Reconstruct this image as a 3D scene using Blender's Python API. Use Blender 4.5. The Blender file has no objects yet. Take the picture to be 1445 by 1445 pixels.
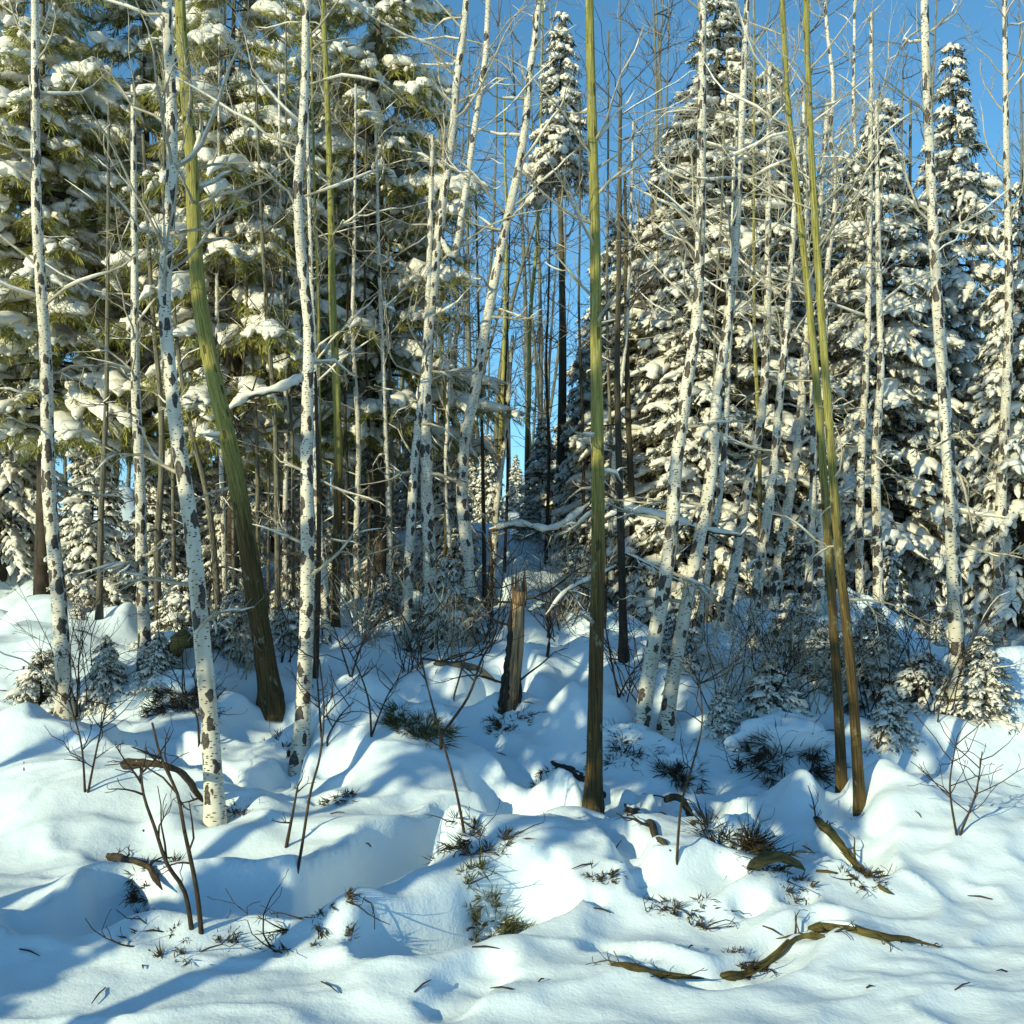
import bpy, math, random
import numpy as np
from mathutils import Vector

random.seed(7)
RNG = np.random.default_rng(11)
C = bpy.context.scene.collection
F, CX, HY, EYE = 1550.0, 722.5, 800.0, 1.6        # focal length and horizon, in photograph pixels; eye height in metres

# ------------------------------------------------------------------ terrain
YS = np.array([-400, -10, 0, 4, 5, 6, 7, 9, 12, 14, 17, 20, 30, 45, 90, 400.])
ZS = np.array([-2, 0, 0, 0, .0, .03, .11, .42, .86, 1.26, 1.88, 2.35, 3.3, 3.5, 0, -10.])
def zbase(y):
    return np.interp(y, YS, ZS) * .4 + .2 * (np.interp(y - .6, YS, ZS) + np.interp(y + .6, YS, ZS) + np.interp(y + .25, YS, ZS))

def ray(px, py, d):
    return np.array([(px - CX) / F * d, d, EYE - (py - HY) / F * d])

def flat(px, py):
    """where the sight line of a photograph pixel meets the smooth slope"""
    lo, hi = 2.0, 60.0
    for _ in range(48):
        m = (lo + hi) / 2
        if EYE - (py - HY) / F * m > float(zbase(m)): lo = m
        else: hi = m
    return (px - CX) / F * lo, lo

_T = RNG.random((256, 256))
def vnoise(x, y):
    xi, yi = np.floor(x).astype(int), np.floor(y).astype(int)
    fx, fy = x - xi, y - yi
    fx, fy = fx * fx * fx * (fx * (fx * 6 - 15) + 10), fy * fy * fy * (fy * (fy * 6 - 15) + 10)
    a, b = _T[xi % 256, yi % 256], _T[(xi + 1) % 256, yi % 256]
    c, d = _T[xi % 256, (yi + 1) % 256], _T[(xi + 1) % 256, (yi + 1) % 256]
    return (a * (1 - fx) + b * fx) * (1 - fy) + (c * (1 - fx) + d * fx) * fy - .5
def fbm(x, y, o=4):
    s, a = 0, 1
    for i in range(o):
        s = s + a * vnoise(x * 2 ** i + 17.3 * i, y * 2 ** i + 9.1 * i); a *= .5
    return s

# px, py, half width, half depth, height
MOUNDS = [(585, 1105, .62, .62, .24), (520, 1150, .5, .5, .08), (690, 1275, 1.0, .55, .15), (860, 1235, .7, .55, .12), (370, 1190, .75, .5, .12),
          (790, 960, .75, 1.6, .34), (905, 1000, .5, .8, .12), (1080, 1070, .55, .5, .24), (1110, 1270, .7, .35, .10),
          (960, 1225, .4, .3, .12), (340, 990, .5, .4, .2), (230, 1000, .6, .6, .2), (640, 1050, .5, .3, .1), (1180, 1180, .5, .4, .12),
          (520, 930, .9, .9, .25), (660, 930, .8, .6, .15), (1010, 990, .7, .6, .2), (1150, 950, .8, .7, .25), (120, 1150, .8, .6, .25),
          (1330, 1200, .8, .7, .25), (1400, 1050, .9, .9, .3), (60, 960, .9, .9, .3), (700, 1390, .6, .3, .04), (1280, 960, .8, .8, .2),
          (350, 1075, .6, .3, .05), (470, 1060, .35, .3, .10), (760, 1070, .4, .4, .10), (890, 1085, .35, .3, .08), (560, 800, 1.6, 1.6, .3)]
# gullies: pixel polyline, half width, depth
GULLIES = [([(120, 1330), (200, 1285), (330, 1300), (440, 1300), (500, 1272), (570, 1215), (640, 1190), (700, 1172), (755, 1165)], .19, .33),
           ([(545, 1035), (600, 1030), (660, 1032), (700, 1010)], .25, .30),
           ([(645, 1075), (690, 1085), (760, 1110), (820, 1130), (900, 1165), (945, 1200)], .08, .13),
           ([(580, 1352), (640, 1338), (690, 1318), (740, 1306)], .14, .24),
           ([(310, 1142), (360, 1135), (400, 1115)], .10, .14), ([(210, 1090), (260, 1110), (295, 1140)], .16, .2),
           ([(370, 1040), (420, 1045), (480, 1040)], .2, .16), ([(985, 1150), (1010, 1180), (1040, 1205), (1075, 1232)], .11, .17),
           ([(1000, 1060), (1070, 1075), (1150, 1080)], .13, .15), ([(920, 1290), (960, 1285), (1000, 1275)], .07, .10),
           ([(660, 1420), (690, 1392)], .05, .06), ([(1120, 1225), (1180, 1238), (1240, 1262)], .07, .10),
           ([(815, 1218), (840, 1232), (872, 1252), (880, 1275)], .045, .09), ([(1165, 1160), (1205, 1215), (1250, 1260)], .07, .1),
           ([(850, 1352), (930, 1372), (990, 1385)], .05, .05), ([(1010, 1385), (1080, 1362), (1150, 1325)], .06, .07),
           ([(690, 1120), (730, 1140), (765, 1160)], .08, .14), ([(470, 1120), (500, 1090)], .06, .08)]
PITS = [(560, 1005, .16, .16), (620, 1012, .12, .12), (1000, 1120, .12, .12), (1180, 1120, .1, .1), (1010, 1250, .08, .1), (880, 1190, .09, .1), (740, 1035, .14, .12), (420, 1100, .1, .1), (350, 1020, .14, .12), (905, 1300, .06, .06), (1120, 1300, .08, .07), (560, 1290, .07, .06), (1060, 1140, .1, .1), (830, 1050, .1, .12), (655, 1188, .22, .16), (610, 1205, .15, .10), (300, 1305, .3, .08), (700, 1325, .12, .08), (775, 915, .11, .12), (812, 905, .10, .12), (795, 962, .10, .10), (640, 1262, .05, .05), (832, 1313, .05, .05), (885, 1080, .14, .14),
        (1050, 1305, .06, .07), (480, 1005, .15, .12), (505, 945, .2, .16), (255, 975, .25, .2), (930, 1148, .1, .1), (960, 1085, .13, .12),
        (1115, 1145, .09, .09), (1035, 1378, .06, .06), (547, 1362, .04, .04), (440, 1160, .06, .06), (470, 1140, .06, .06)]
W_M = [flat(a, b) + (rx, ry, h) for a, b, rx, ry, h in MOUNDS]
W_G = [([flat(*p) for p in pl], w, d) for pl, w, d in GULLIES]
W_P = [flat(a, b) + (r, d) for a, b, r, d in PITS]
BUMPS = []
for _ in range(820):
    y = random.uniform(7.4, 19)
    x = random.uniform(-.62, .62) * y
    r = random.uniform(.12, .42) * (1 + (y - 8) * .03)
    BUMPS.append((x, y, r * random.uniform(.8, 1.5), r, r * random.uniform(.14, .42)))
for _ in range(110):
    y = random.uniform(4.4, 7.6); x = random.uniform(-.6, .6) * y; r = random.uniform(.12, .3)
    BUMPS.append((x, y, r * 1.4, r, r * random.uniform(.07, .24)))

WELLS = []
def height(x, y, wells=False):
    x = np.asarray(x, float); y = np.asarray(y, float)
    shp = np.broadcast(x, y).shape
    x = np.broadcast_to(x, shp).ravel(); y = np.broadcast_to(y, shp).ravel()
    wx = x + .16 * fbm(x * 1.3, y * 1.3, 3); wy = y + .16 * fbm(x * 1.3 + 40, y * 1.3 + 8, 3)
    z = zbase(y) + np.clip(y - 7, 0, 30) * .012 * fbm(x * .25 + 3, y * .12, 2)
    z = z + .10 * fbm(x * .7 + 5, y * .7 + 2, 4) + .014 * fbm(x * 5, y * 5, 4) + .035 * (1 - np.abs(2 * fbm(wx * 1.1 + wy * .5 + 3, wy * 2.3 - wx * .4, 3))) ** 3
    for mx, my, rx, ry, h in W_M + BUMPS:
        s = np.abs(y - my) < 2.6 * ry + .2
        q = ((wx[s] - mx) / rx) ** 2 + ((wy[s] - my) / ry) ** 2
        z[s] += h * np.exp(-q ** 1.5)
    for pl, w, dep in W_G:
        ys = [p[1] for p in pl]
        s = np.where((y > min(ys) - .8) & (y < max(ys) + .8))[0]
        if not len(s): continue
        best = np.full(len(s), 9.); off = np.zeros(len(s)); X, Y = wx[s], wy[s]
        for (ax, ay), (bx, by) in zip(pl, pl[1:]):
            dx, dy = bx - ax, by - ay
            t = np.clip(((X - ax) * dx + (Y - ay) * dy) / (dx * dx + dy * dy), 0, 1)
            ex, ey = X - ax - t * dx, Y - ay - t * dy
            d = np.hypot(ex, ey); k = d < best
            best[k] = d[k]; off[k] = ey[k]
        ww = w * (1 + .5 * fbm(x[s] * 3, y[s] * 3, 2))
        soft = np.where(off > 0, .07 + w * .2, .09 + w * .3)
        k = np.clip((best - ww) / soft, 0, 1); k = 1 - k * k * (3 - 2 * k)
        z[s] -= dep * k
        lip = np.exp(-((best - ww - soft) / .12) ** 2)
        z[s] += dep * .20 * lip
    for mx, my, r, dep in W_P:
        s = np.abs(y - my) < 3 * r
        q = ((wx[s] - mx) / (r * 1.25)) ** 2 + ((wy[s] - my) / r) ** 2
        z[s] -= dep * np.exp(-q ** 2)
    if wells:                                          # melt hollows and drifts round the stems
        for mx, my, r in WELLS:
            s = np.where((np.abs(y - my) < .9) & (np.abs(x - mx) < .9))[0]
            d = np.hypot(x[s] - mx, y[s] - my) * (1 + .35 * fbm(x[s] * 3, y[s] * 3, 2)) - r
            z[s] += -.07 * np.exp(-(np.maximum(d, 0) / .09) ** 2) + .05 * np.exp(-((d - .24) / .13) ** 2)
    return z.reshape(shp)

def h1(x, y): return float(height(np.array([x]), np.array([y]))[0])

_TAB = {}
def ground(px, py):
    """the nearest point of the real snow surface seen at a photograph pixel"""
    d = np.arange(2.6, 45, .02)
    x = (px - CX) / F * d
    g = EYE - (py - HY) / F * d - height(x, d)
    i = int(np.argmax(g < 0)) if (g < 0).any() else len(d) - 1
    return np.array([x[i], d[i], h1(x[i], d[i])])

# ------------------------------------------------------------------ mesh building
class MB:
    def __init__(self): self.v, self.q, self.t, self.uv, self.n = [], [], [], [], 0
    def add(self, v, q=None, t=None, uv=None):
        v = np.asarray(v, float)
        if q is not None and len(q): self.q.append(np.asarray(q) + self.n)
        if t is not None and len(t): self.t.append(np.asarray(t) + self.n)
        self.v.append(v); self.uv.append(np.zeros((len(v), 2)) if uv is None else uv); self.n += len(v)
    def mesh(self, name, mat, smooth=True, origin=(0, 0, 0)):
        me = bpy.data.meshes.new(name)
        v = np.concatenate(self.v) - np.asarray(origin)
        uv = np.concatenate(self.uv)
        q = np.concatenate(self.q) if self.q else np.zeros((0, 4), int)
        t = np.concatenate(self.t) if self.t else np.zeros((0, 3), int)
        loops = np.concatenate([q.ravel(), t.ravel()]).astype(np.int32)
        me.vertices.add(len(v)); me.vertices.foreach_set('co', v.astype(np.float32).ravel())
        me.loops.add(len(loops)); me.loops.foreach_set('vertex_index', loops)
        np_ = len(q) + len(t)
        me.polygons.add(np_)
        st = np.concatenate([np.arange(len(q)) * 4, len(q) * 4 + np.arange(len(t)) * 3]).astype(np.int32)
        me.polygons.foreach_set('loop_start', st)
        me.polygons.foreach_set('use_smooth', np.full(np_, smooth))
        u = me.uv_layers.new(name='UVMap'); u.data.foreach_set('uv', uv[loops].astype(np.float32).ravel())
        me.materials.append(mat); me.update(calc_edges=True); me.validate()
        return me
    def build(self, name, mat, parent=None, smooth=True, origin=(0, 0, 0)):
        o = bpy.data.objects.new(name, self.mesh(name, mat, smooth, origin)); C.objects.link(o)
        if parent is not None: o.parent = parent
        return o

def tube(mb, path, rad, k=8, flat_z=1.0, rough=0.0, cap=True, lump=None):
    p = np.asarray(path, float); n = len(p); r = np.broadcast_to(np.asarray(rad, float), (n,))
    tg = np.gradient(p, axis=0); tg /= np.linalg.norm(tg, axis=1)[:, None] + 1e-9
    ref = np.array([0, 0, 1.]) if abs(tg[:, 2]).mean() < .8 else np.array([.35, -1, 0.])
    a = np.cross(tg, ref); a /= np.linalg.norm(a, axis=1)[:, None] + 1e-9
    b = np.cross(a, tg)
    th = np.arange(k) / k * 2 * math.pi
    rr = r[:, None] * np.ones((1, k))
    if rough: rr = rr * (1 + rough * (RNG.random((n, k)) - .5) * 2)
    if lump is not None: rr = rr * (1 + lump)
    v = p[:, None, :] + rr[:, :, None] * (np.cos(th)[None, :, None] * a[:, None, :] + flat_z * np.sin(th)[None, :, None] * b[:, None, :])
    i, j = np.meshgrid(np.arange(n - 1), np.arange(k), indexing='ij')
    j2 = (j + 1) % k
    q = np.stack([i * k + j, i * k + j2, (i + 1) * k + j2, (i + 1) * k + j], -1).reshape(-1, 4)
    L = np.concatenate([[0], np.cumsum(np.linalg.norm(np.diff(p, axis=0), axis=1))])
    uu = np.abs(np.arange(k) / k - .5) * 2 * math.pi * float(r.max())
    uv = np.stack([np.broadcast_to(uu[None], (n, k)), np.broadcast_to(L[:, None], (n, k))], -1).reshape(-1, 2)
    v = v.reshape(-1, 3); t = None
    if cap:
        e = np.array([p[0], p[-1]]); v = np.vstack([v, e]); uv = np.vstack([uv, uv[[0, -1]]])
        jj = np.arange(k); t = np.vstack([np.stack([(jj + 1) % k, jj, np.full(k, n * k)], 1),
                                          np.stack([(n - 1) * k + jj, (n - 1) * k + (jj + 1) % k, np.full(k, n * k + 1)], 1)])
    mb.add(v, q, t, uv)

def spline(pts, step):
    """Catmull-Rom through the points, resampled"""
    p = np.asarray(pts, float)
    if len(p) < 3:
        n = max(2, int(np.linalg.norm(p[-1] - p[0]) / step)); return p[0] + (p[-1] - p[0]) * np.linspace(0, 1, n + 1)[:, None]
    e = np.vstack([2 * p[0] - p[1], p, 2 * p[-1] - p[-2]]); out = []
    for i in range(1, len(e) - 2):
        m = max(1, int(np.linalg.norm(e[i + 1] - e[i]) / step)); t = np.linspace(0, 1, m, endpoint=False)[:, None]
        a, b, c, d = e[i - 1], e[i], e[i + 1], e[i + 2]
        out.append(.5 * (2 * b + (c - a) * t + (2 * a - 5 * b + 4 * c - d) * t ** 2 + (3 * b - a - 3 * c + d) * t ** 3))
    return np.vstack(out + [p[-1:]])

def unit(v): return v / (np.linalg.norm(v) + 1e-9)

def twig(mb, p0, d, L, r, lev, up=.25, wob=.35, k=5, nsub=(3, 6), snow=None, rec=None):
    """a bare branch with side branches"""
    n = max(4, int(L / .12)); n = min(n, 12)
    pts = [np.array(p0, float)]; d = unit(np.array(d, float))
    for i in range(n):
        d = unit(d + RNG.normal(0, wob / math.sqrt(n), 3) + np.array([0, 0, up / n]))
        pts.append(pts[-1] + d * L / n)
    pts = np.array(pts); rad = np.linspace(r, max(r * .25, .0016), n + 1)
    tube(mb, pts, rad, k, cap=False)
    if snow is not None and r > .004:
        i0, i1 = sorted(RNG.integers(0, n + 1, 2))
        if i1 - i0 >= 2 and abs(unit(pts[i1] - pts[i0])[2]) < .75:
            s = pts[i0:i1 + 1].copy(); rr = rad[i0:i1 + 1] * RNG.uniform(.8, 1.5, i1 - i0 + 1) + .0025; s[:, 2] += rad[i0:i1 + 1] * .7 + rr * .4
            rr[0] *= .3; rr[-1] *= .3; tube(snow, s, rr, 6, .8, .15)
    if lev > 0:
        for _ in range(RNG.integers(nsub[0], nsub[1] + 1)):
            i = RNG.integers(max(1, n // 4), n + 1); t = i / n
            ax = unit(np.cross(d, RNG.normal(0, 1, 3))); dd = unit(unit(pts[i] - pts[i - 1]) + ax * RNG.uniform(.5, 1.1))
            twig(mb, pts[i], dd, L * RNG.uniform(.3, .55) * (1.15 - .5 * t), rad[i] * .65, lev - 1, up, wob, max(3, k - 1), nsub, snow)
    return pts

def blades(mb, pos, dirs, length, width):
    """narrow pointed needle sprays, one bent pair of faces each"""
    n = len(pos); dirs = dirs / (np.linalg.norm(dirs, axis=1)[:, None] + 1e-9)
    s = np.cross(dirs, RNG.normal(0, 1, (n, 3))); s /= np.linalg.norm(s, axis=1)[:, None] + 1e-9
    l = length[:, None]; w = width[:, None]
    up = np.cross(s, dirs)
    m = pos + dirs * l * .5 + up * w * .5
    v = np.stack([pos, m + s * w, pos + dirs * l, m - s * w], 1).reshape(-1, 3)
    b = np.arange(n)[:, None] * 4
    mb.add(v, None, np.concatenate([b + np.array([[0, 1, 2]]), b + np.array([[0, 2, 3]])]))

def dome(mb, c, rx, ry, h):
    """a lumpy cushion of snow"""
    u = np.arange(40) / 40 * 2 * math.pi; v = np.linspace(-.5, 1, 15) * math.pi / 2
    U, V = np.meshgrid(u, v); q = RNG.random() * 50
    r = 1 + .5 * fbm(np.cos(U) * 2.2 * np.cos(V) + q, np.sin(U) * 2.2 * np.cos(V) + q + V, 4)
    p = np.stack([c[0] + rx * r * np.cos(U) * np.cos(V), c[1] + ry * r * np.sin(U) * np.cos(V), c[2] + h * r * np.sin(V)], -1).reshape(-1, 3)
    a, b = np.meshgrid(np.arange(14), np.arange(40), indexing='ij'); b2 = (b + 1) % 40
    mb.add(p, np.stack([a * 40 + b, a * 40 + b2, (a + 1) * 40 + b2, (a + 1) * 40 + b], -1).reshape(-1, 4))
# ------------------------------------------------------------------ materials
def mat(name):
    m = bpy.data.materials.new(name); m.use_nodes = True; nt = m.node_tree
    return m, nt, nt.nodes['Principled BSDF'], nt.nodes.new
def link(nt, a, b): nt.links.new(a, b)
def ramp(nt, src, stops):
    r = nt.nodes.new('ShaderNodeValToRGB'); e = r.color_ramp.elements
    while len(e) < len(stops): e.new(.5)
    for x, (p, c) in zip(e, stops): x.position = p; x.color = (*c, 1) if len(c) == 3 else c
    link(nt, src, r.inputs[0]); return r.outputs[0]
def noise(nt, vec, scale, detail=4, rough=.55, dist=0):
    n = nt.nodes.new('ShaderNodeTexNoise'); n.inputs['Scale'].default_value = scale; n.inputs['Detail'].default_value = detail
    n.inputs['Roughness'].default_value = rough; n.inputs['Distortion'].default_value = dist
    if vec is not None: link(nt, vec, n.inputs['Vector'])
    return n.outputs['Fac']
def mapping(nt, src, sc):
    m = nt.nodes.new('ShaderNodeMapping'); m.inputs['Scale'].default_value = sc; link(nt, src, m.inputs['Vector']); return m.outputs[0]
def mix(nt, fac, a, b, mode='MIX'):
    n = nt.nodes.new('ShaderNodeMix'); n.data_type = 'RGBA'; n.blend_type = mode
    for s, x in ((0, fac), (6, a), (7, b)):
        if isinstance(x, (int, float)): n.inputs[s].default_value = x
        elif isinstance(x, tuple): n.inputs[s].default_value = (*x, 1)
        else: link(nt, x, n.inputs[s])
    return n.outputs[2]
def math_(nt, op, a, b=0.0):
    n = nt.nodes.new('ShaderNodeMath'); n.operation = op
    for s, x in ((0, a), (1, b)):
        if isinstance(x, (int, float)): n.inputs[s].default_value = x
        else: link(nt, x, n.inputs[s])
    return n.outputs[0]
def bump(nt, bsdf, h, strength, dist):
    b = nt.nodes.new('ShaderNodeBump'); b.inputs['Strength'].default_value = strength; b.inputs['Distance'].default_value = dist
    link(nt, h, b.inputs['Height']); link(nt, b.outputs[0], bsdf.inputs['Normal'])

def snow_material(name, col, sc=1.0):
    m, nt, b, N = mat(name)
    tc = N('ShaderNodeTexCoord'); g = N('ShaderNodeNewGeometry')
    n1 = noise(nt, g.outputs['Position'], 3 * sc, 5); n2 = noise(nt, g.outputs['Position'], 70 * sc, 3, .7)
    c = ramp(nt, n1, [(.3, tuple(x * .965 for x in col)), (.7, col)])
    link(nt, c, b.inputs['Base Color'])
    b.inputs['Roughness'].default_value = .55; b.inputs['Specular IOR Level'].default_value = .25
    hh = math_(nt, 'ADD', math_(nt, 'MULTIPLY', n1, 1.6), math_(nt, 'MULTIPLY', n2, .18))
    bump(nt, b, hh, .5, .03)
    return m
M = {}
M['snow'] = snow_material('snow', (.74, .85, .92))
M['bough_snow'] = snow_material('bough_snow', (.83, .80, .72), 2.5)

def needle_material(name, dark, light):
    m, nt, b, N = mat(name); g = N('ShaderNodeNewGeometry'); oi = N('ShaderNodeObjectInfo')
    n1 = noise(nt, g.outputs['Position'], 2.6, 3)
    f = math_(nt, 'ADD', n1, math_(nt, 'MULTIPLY', math_(nt, 'SUBTRACT', oi.outputs['Random'], .5), .15))
    c = ramp(nt, f, [(.36, dark), (.64, light)])
    link(nt, c, b.inputs['Base Color']); b.inputs['Roughness'].default_value = .6; b.inputs['Specular IOR Level'].default_value = .25
    return m
M['spruce_needles'] = needle_material('spruce_needles', (.022, .024, .012), (.10, .09, .035))
M['pine_needles'] = needle_material('pine_needles', (.09, .10, .018), (.38, .36, .09))

def birch_material():
    m, nt, b, N = mat('birch_bark'); uv = N('ShaderNodeUVMap'); u = uv.outputs[0]; oi = N('ShaderNodeObjectInfo')
    off = N('ShaderNodeVectorMath'); off.operation = 'ADD'; link(nt, u, off.inputs[0])
    cmb = N('ShaderNodeCombineXYZ'); link(nt, math_(nt, 'MULTIPLY', oi.outputs['Random'], 37.0), cmb.inputs[1]); link(nt, cmb.outputs[0], off.inputs[1]); u2 = off.outputs[0]
    base = ramp(nt, noise(nt, mapping(nt, u2, (6, 2, 1)), 1.0, 4), [(.3, (.40, .36, .27)), (.5, (.62, .58, .48)), (.72, (.74, .70, .60))])
    peel = noise(nt, mapping(nt, u2, (3, 45, 1)), 1.0, 3, .6)
    base = mix(nt, ramp(nt, peel, [(.55, (0, 0, 0)), (.7, (.55, .55, .55))]), base, (.40, .31, .21))
    vo = N('ShaderNodeTexVoronoi'); vo.voronoi_dimensions = '2D'; vo.inputs['Scale'].default_value = 1.0
    wob = N('ShaderNodeVectorMath'); wob.operation = 'ADD'
    nc = N('ShaderNodeTexNoise'); nc.inputs['Scale'].default_value = 14; link(nt, u2, nc.inputs['Vector'])
    sc = N('ShaderNodeVectorMath'); sc.operation = 'SCALE'; sc.inputs['Scale'].default_value = .85; link(nt, nc.outputs['Color'], sc.inputs[0])
    link(nt, mapping(nt, u2, (9, 8, 1)), wob.inputs[0]); link(nt, sc.outputs[0], wob.inputs[1]); link(nt, wob.outputs[0], vo.inputs['Vector'])
    sx = N('ShaderNodeSeparateColor'); link(nt, vo.outputs['Color'], sx.inputs[0])
    thr = ramp(nt, sx.outputs[0], [(.42, (0, 0, 0)), (.46, (.22, .22, .22)), (1, (.50, .50, .50))])
    spot = math_(nt, 'LESS_THAN', vo.outputs['Distance'], thr)
    v2 = N('ShaderNodeTexVoronoi'); v2.voronoi_dimensions = '2D'; v2.inputs['Scale'].default_value = 1.0; link(nt, mapping(nt, u2, (22, 85, 1)), v2.inputs['Vector'])
    s2 = N('ShaderNodeSeparateColor'); link(nt, v2.outputs['Color'], s2.inputs[0])
    dash = math_(nt, 'MULTIPLY', math_(nt, 'LESS_THAN', v2.outputs['Distance'], .30), math_(nt, 'GREATER_THAN', s2.outputs[1], .72))
    dark = math_(nt, 'MAXIMUM', spot, dash)
    link(nt, mix(nt, dark, base, ramp(nt, noise(nt, mapping(nt, u2, (30, 60, 1)), 1.0, 3), [(.35, (.018, .014, .011)), (.7, (.11, .085, .065))])), b.inputs['Base Color']); b.inputs['Roughness'].default_value = .65
    bump(nt, b, math_(nt, 'ADD', math_(nt, 'MULTIPLY', peel, .5), dark), .4, .006)
    return m
M['birch'] = birch_material()

def bark_material(name, low, high, h0=.6, h1=3.2, streak=(28, 5, 1), contrast=.45, knots=False):
    """furrowed bark; the low tone is old brown bark and, on aspens, shade painted into the colour"""
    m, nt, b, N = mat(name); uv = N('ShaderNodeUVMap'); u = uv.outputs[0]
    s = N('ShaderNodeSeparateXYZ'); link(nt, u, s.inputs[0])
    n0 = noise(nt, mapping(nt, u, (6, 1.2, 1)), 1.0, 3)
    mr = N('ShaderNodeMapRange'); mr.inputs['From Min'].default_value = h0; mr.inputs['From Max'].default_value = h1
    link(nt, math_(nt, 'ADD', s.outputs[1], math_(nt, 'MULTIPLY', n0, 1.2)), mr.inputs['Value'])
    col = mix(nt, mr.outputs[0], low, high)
    n1 = noise(nt, mapping(nt, u, streak), 1.0, 5, .65, .4)
    col = mix(nt, 1.0, col, ramp(nt, n1, [(.38, (1 - contrast,) * 3), (.60, (1.15, 1.13, 1.05))]), 'MULTIPLY')
    n2 = noise(nt, mapping(nt, u, (14, 30, 1)), 1.0, 3)
    col = mix(nt, ramp(nt, n2, [(.62, (0, 0, 0)), (.74, (.7, .7, .7))]), col, tuple(x * .45 for x in low))
    if knots:                                          # dark branch scars and lichen freckles
        vo = N('ShaderNodeTexVoronoi'); vo.voronoi_dimensions = '2D'; vo.inputs['Scale'].default_value = 1.0
        link(nt, mapping(nt, u, (7, 4.5, 1)), vo.inputs['Vector'])
        sx = N('ShaderNodeSeparateColor'); link(nt, vo.outputs['Color'], sx.inputs[0])
        k = math_(nt, 'MULTIPLY', math_(nt, 'LESS_THAN', math_(nt, 'ADD', vo.outputs['Distance'], math_(nt, 'MULTIPLY', n1, .3)), .33), math_(nt, 'GREATER_THAN', sx.outputs[0], .55))
        col = mix(nt, math_(nt, 'MULTIPLY', k, .8), col, (.06, .045, .02))
        n3 = noise(nt, mapping(nt, u, (9, 5, 1)), 1.0, 4, .7)
        col = mix(nt, ramp(nt, n3, [(.58, (0, 0, 0)), (.66, (.5, .5, .5))]), col, (.42, .44, .30))
    link(nt, col, b.inputs['Base Color']); b.inputs['Roughness'].default_value = .8; b.inputs['Specular IOR Level'].default_value = .2
    bump(nt, b, n1, .9, .02)
    return m
M['aspen'] = bark_material('aspen_bark', (.125, .085, .034), (.43, .40, .12), 1.9, 3.0, (75, 4, 1), .62, True)  # brown to olive change also paints the lower trunk's shade line into the bark
M['dark_bark'] = bark_material('dark_bark', (.055, .042, .034), (.16, .14, .085), 1.5, 6)
M['grey_bark'] = bark_material('grey_bark', (.12, .105, .09), (.21, .20, .15), .5, 3)
M['twig'] = bark_material('twig_bark', (.055, .038, .028), (.10, .075, .05), .2, 1.5, (60, 20, 1))
M['pale_twig'] = bark_material('pale_twig_bark', (.42, .38, .29), (.55, .50, .40), .2, 1.5, (40, 12, 1), .35)
M['log'] = bark_material('mossy_log_bark', (.075, .055, .026), (.17, .15, .05), -.2, 1.6, (50, 9, 1), .6, True)
M['dead_wood'] = bark_material('dead_wood', (.13, .08, .05), (.56, .36, .20), .2, 1.3, (70, 3.0, 1), .75)
M['litter'] = bark_material('dead_grass', (.030, .022, .016), (.10, .075, .04), 0, .3, (20, 20, 1), .5)
M['moss'] = bark_material('moss', (.05, .05, .018), (.12, .12, .04), 0, .3, (20, 20, 1), .5)

# ------------------------------------------------------------------ scene helpers
def tag(o, label, cat, group=None, kind=None):
    if label: o['label'] = label
    if cat: o['category'] = cat
    if group: o['group'] = group
    if kind: o['kind'] = kind
    return o
def thing(name, label, cat, loc, group=None):
    o = bpy.data.objects.new(name, None); C.objects.link(o); o.location = loc; o.empty_display_size = .2
    return tag(o, label, cat, group)
def copy_thing(root, loc, rz, sc, label):
    r = root.copy(); C.objects.link(r); r.location = loc; r.rotation_euler = (0, 0, rz); r.scale = sc; r['label'] = label
    for ch in root.children:
        c = ch.copy(); C.objects.link(c); c.parent = r
    return r

# ------------------------------------------------------------------ the ground
def axis(lo, hi, step, far0, far1, grow=1.09):
    a = list(np.arange(lo, hi + 1e-6, step))
    s, x = step, hi
    while x < far1: s *= grow; x += s; a.append(x)
    s, x = step, lo; b = []
    while x > far0: s *= grow; x -= s; b.append(x)
    return np.array(b[::-1] + a)
gx = axis(-5.2, 5.2, .026, -400, 400); gy = axis(2.8, 11.0, .024, -300, 420, 1.022)
# ------------------------------------------------------------------ stems drawn after the photograph
def stem_points(pix, d=None, lean=.0):
    """base pixel on the snow, then the stem's course; all at the base's own distance, leaning lean metres per metre towards the viewer"""
    g = ground(*pix[0]) if d is None else None
    if g is None:
        x = (pix[0][0] - CX) / F * d; g = np.array([x, d, h1(x, d)])
    D = g[1]; pts = [g - np.array([0, 0, .18]), g]
    for (a, b) in pix[1:]:
        p = ray(a, b, D); p[1] -= lean * (p[2] - g[2]); pts.append(p)
    return g, pts
def extend(pts, h):
    d = unit(pts[-1] - pts[-2]); d = unit(d + np.array([0, 0, .6])); pts.append(pts[-1] + d * h); return pts

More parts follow.
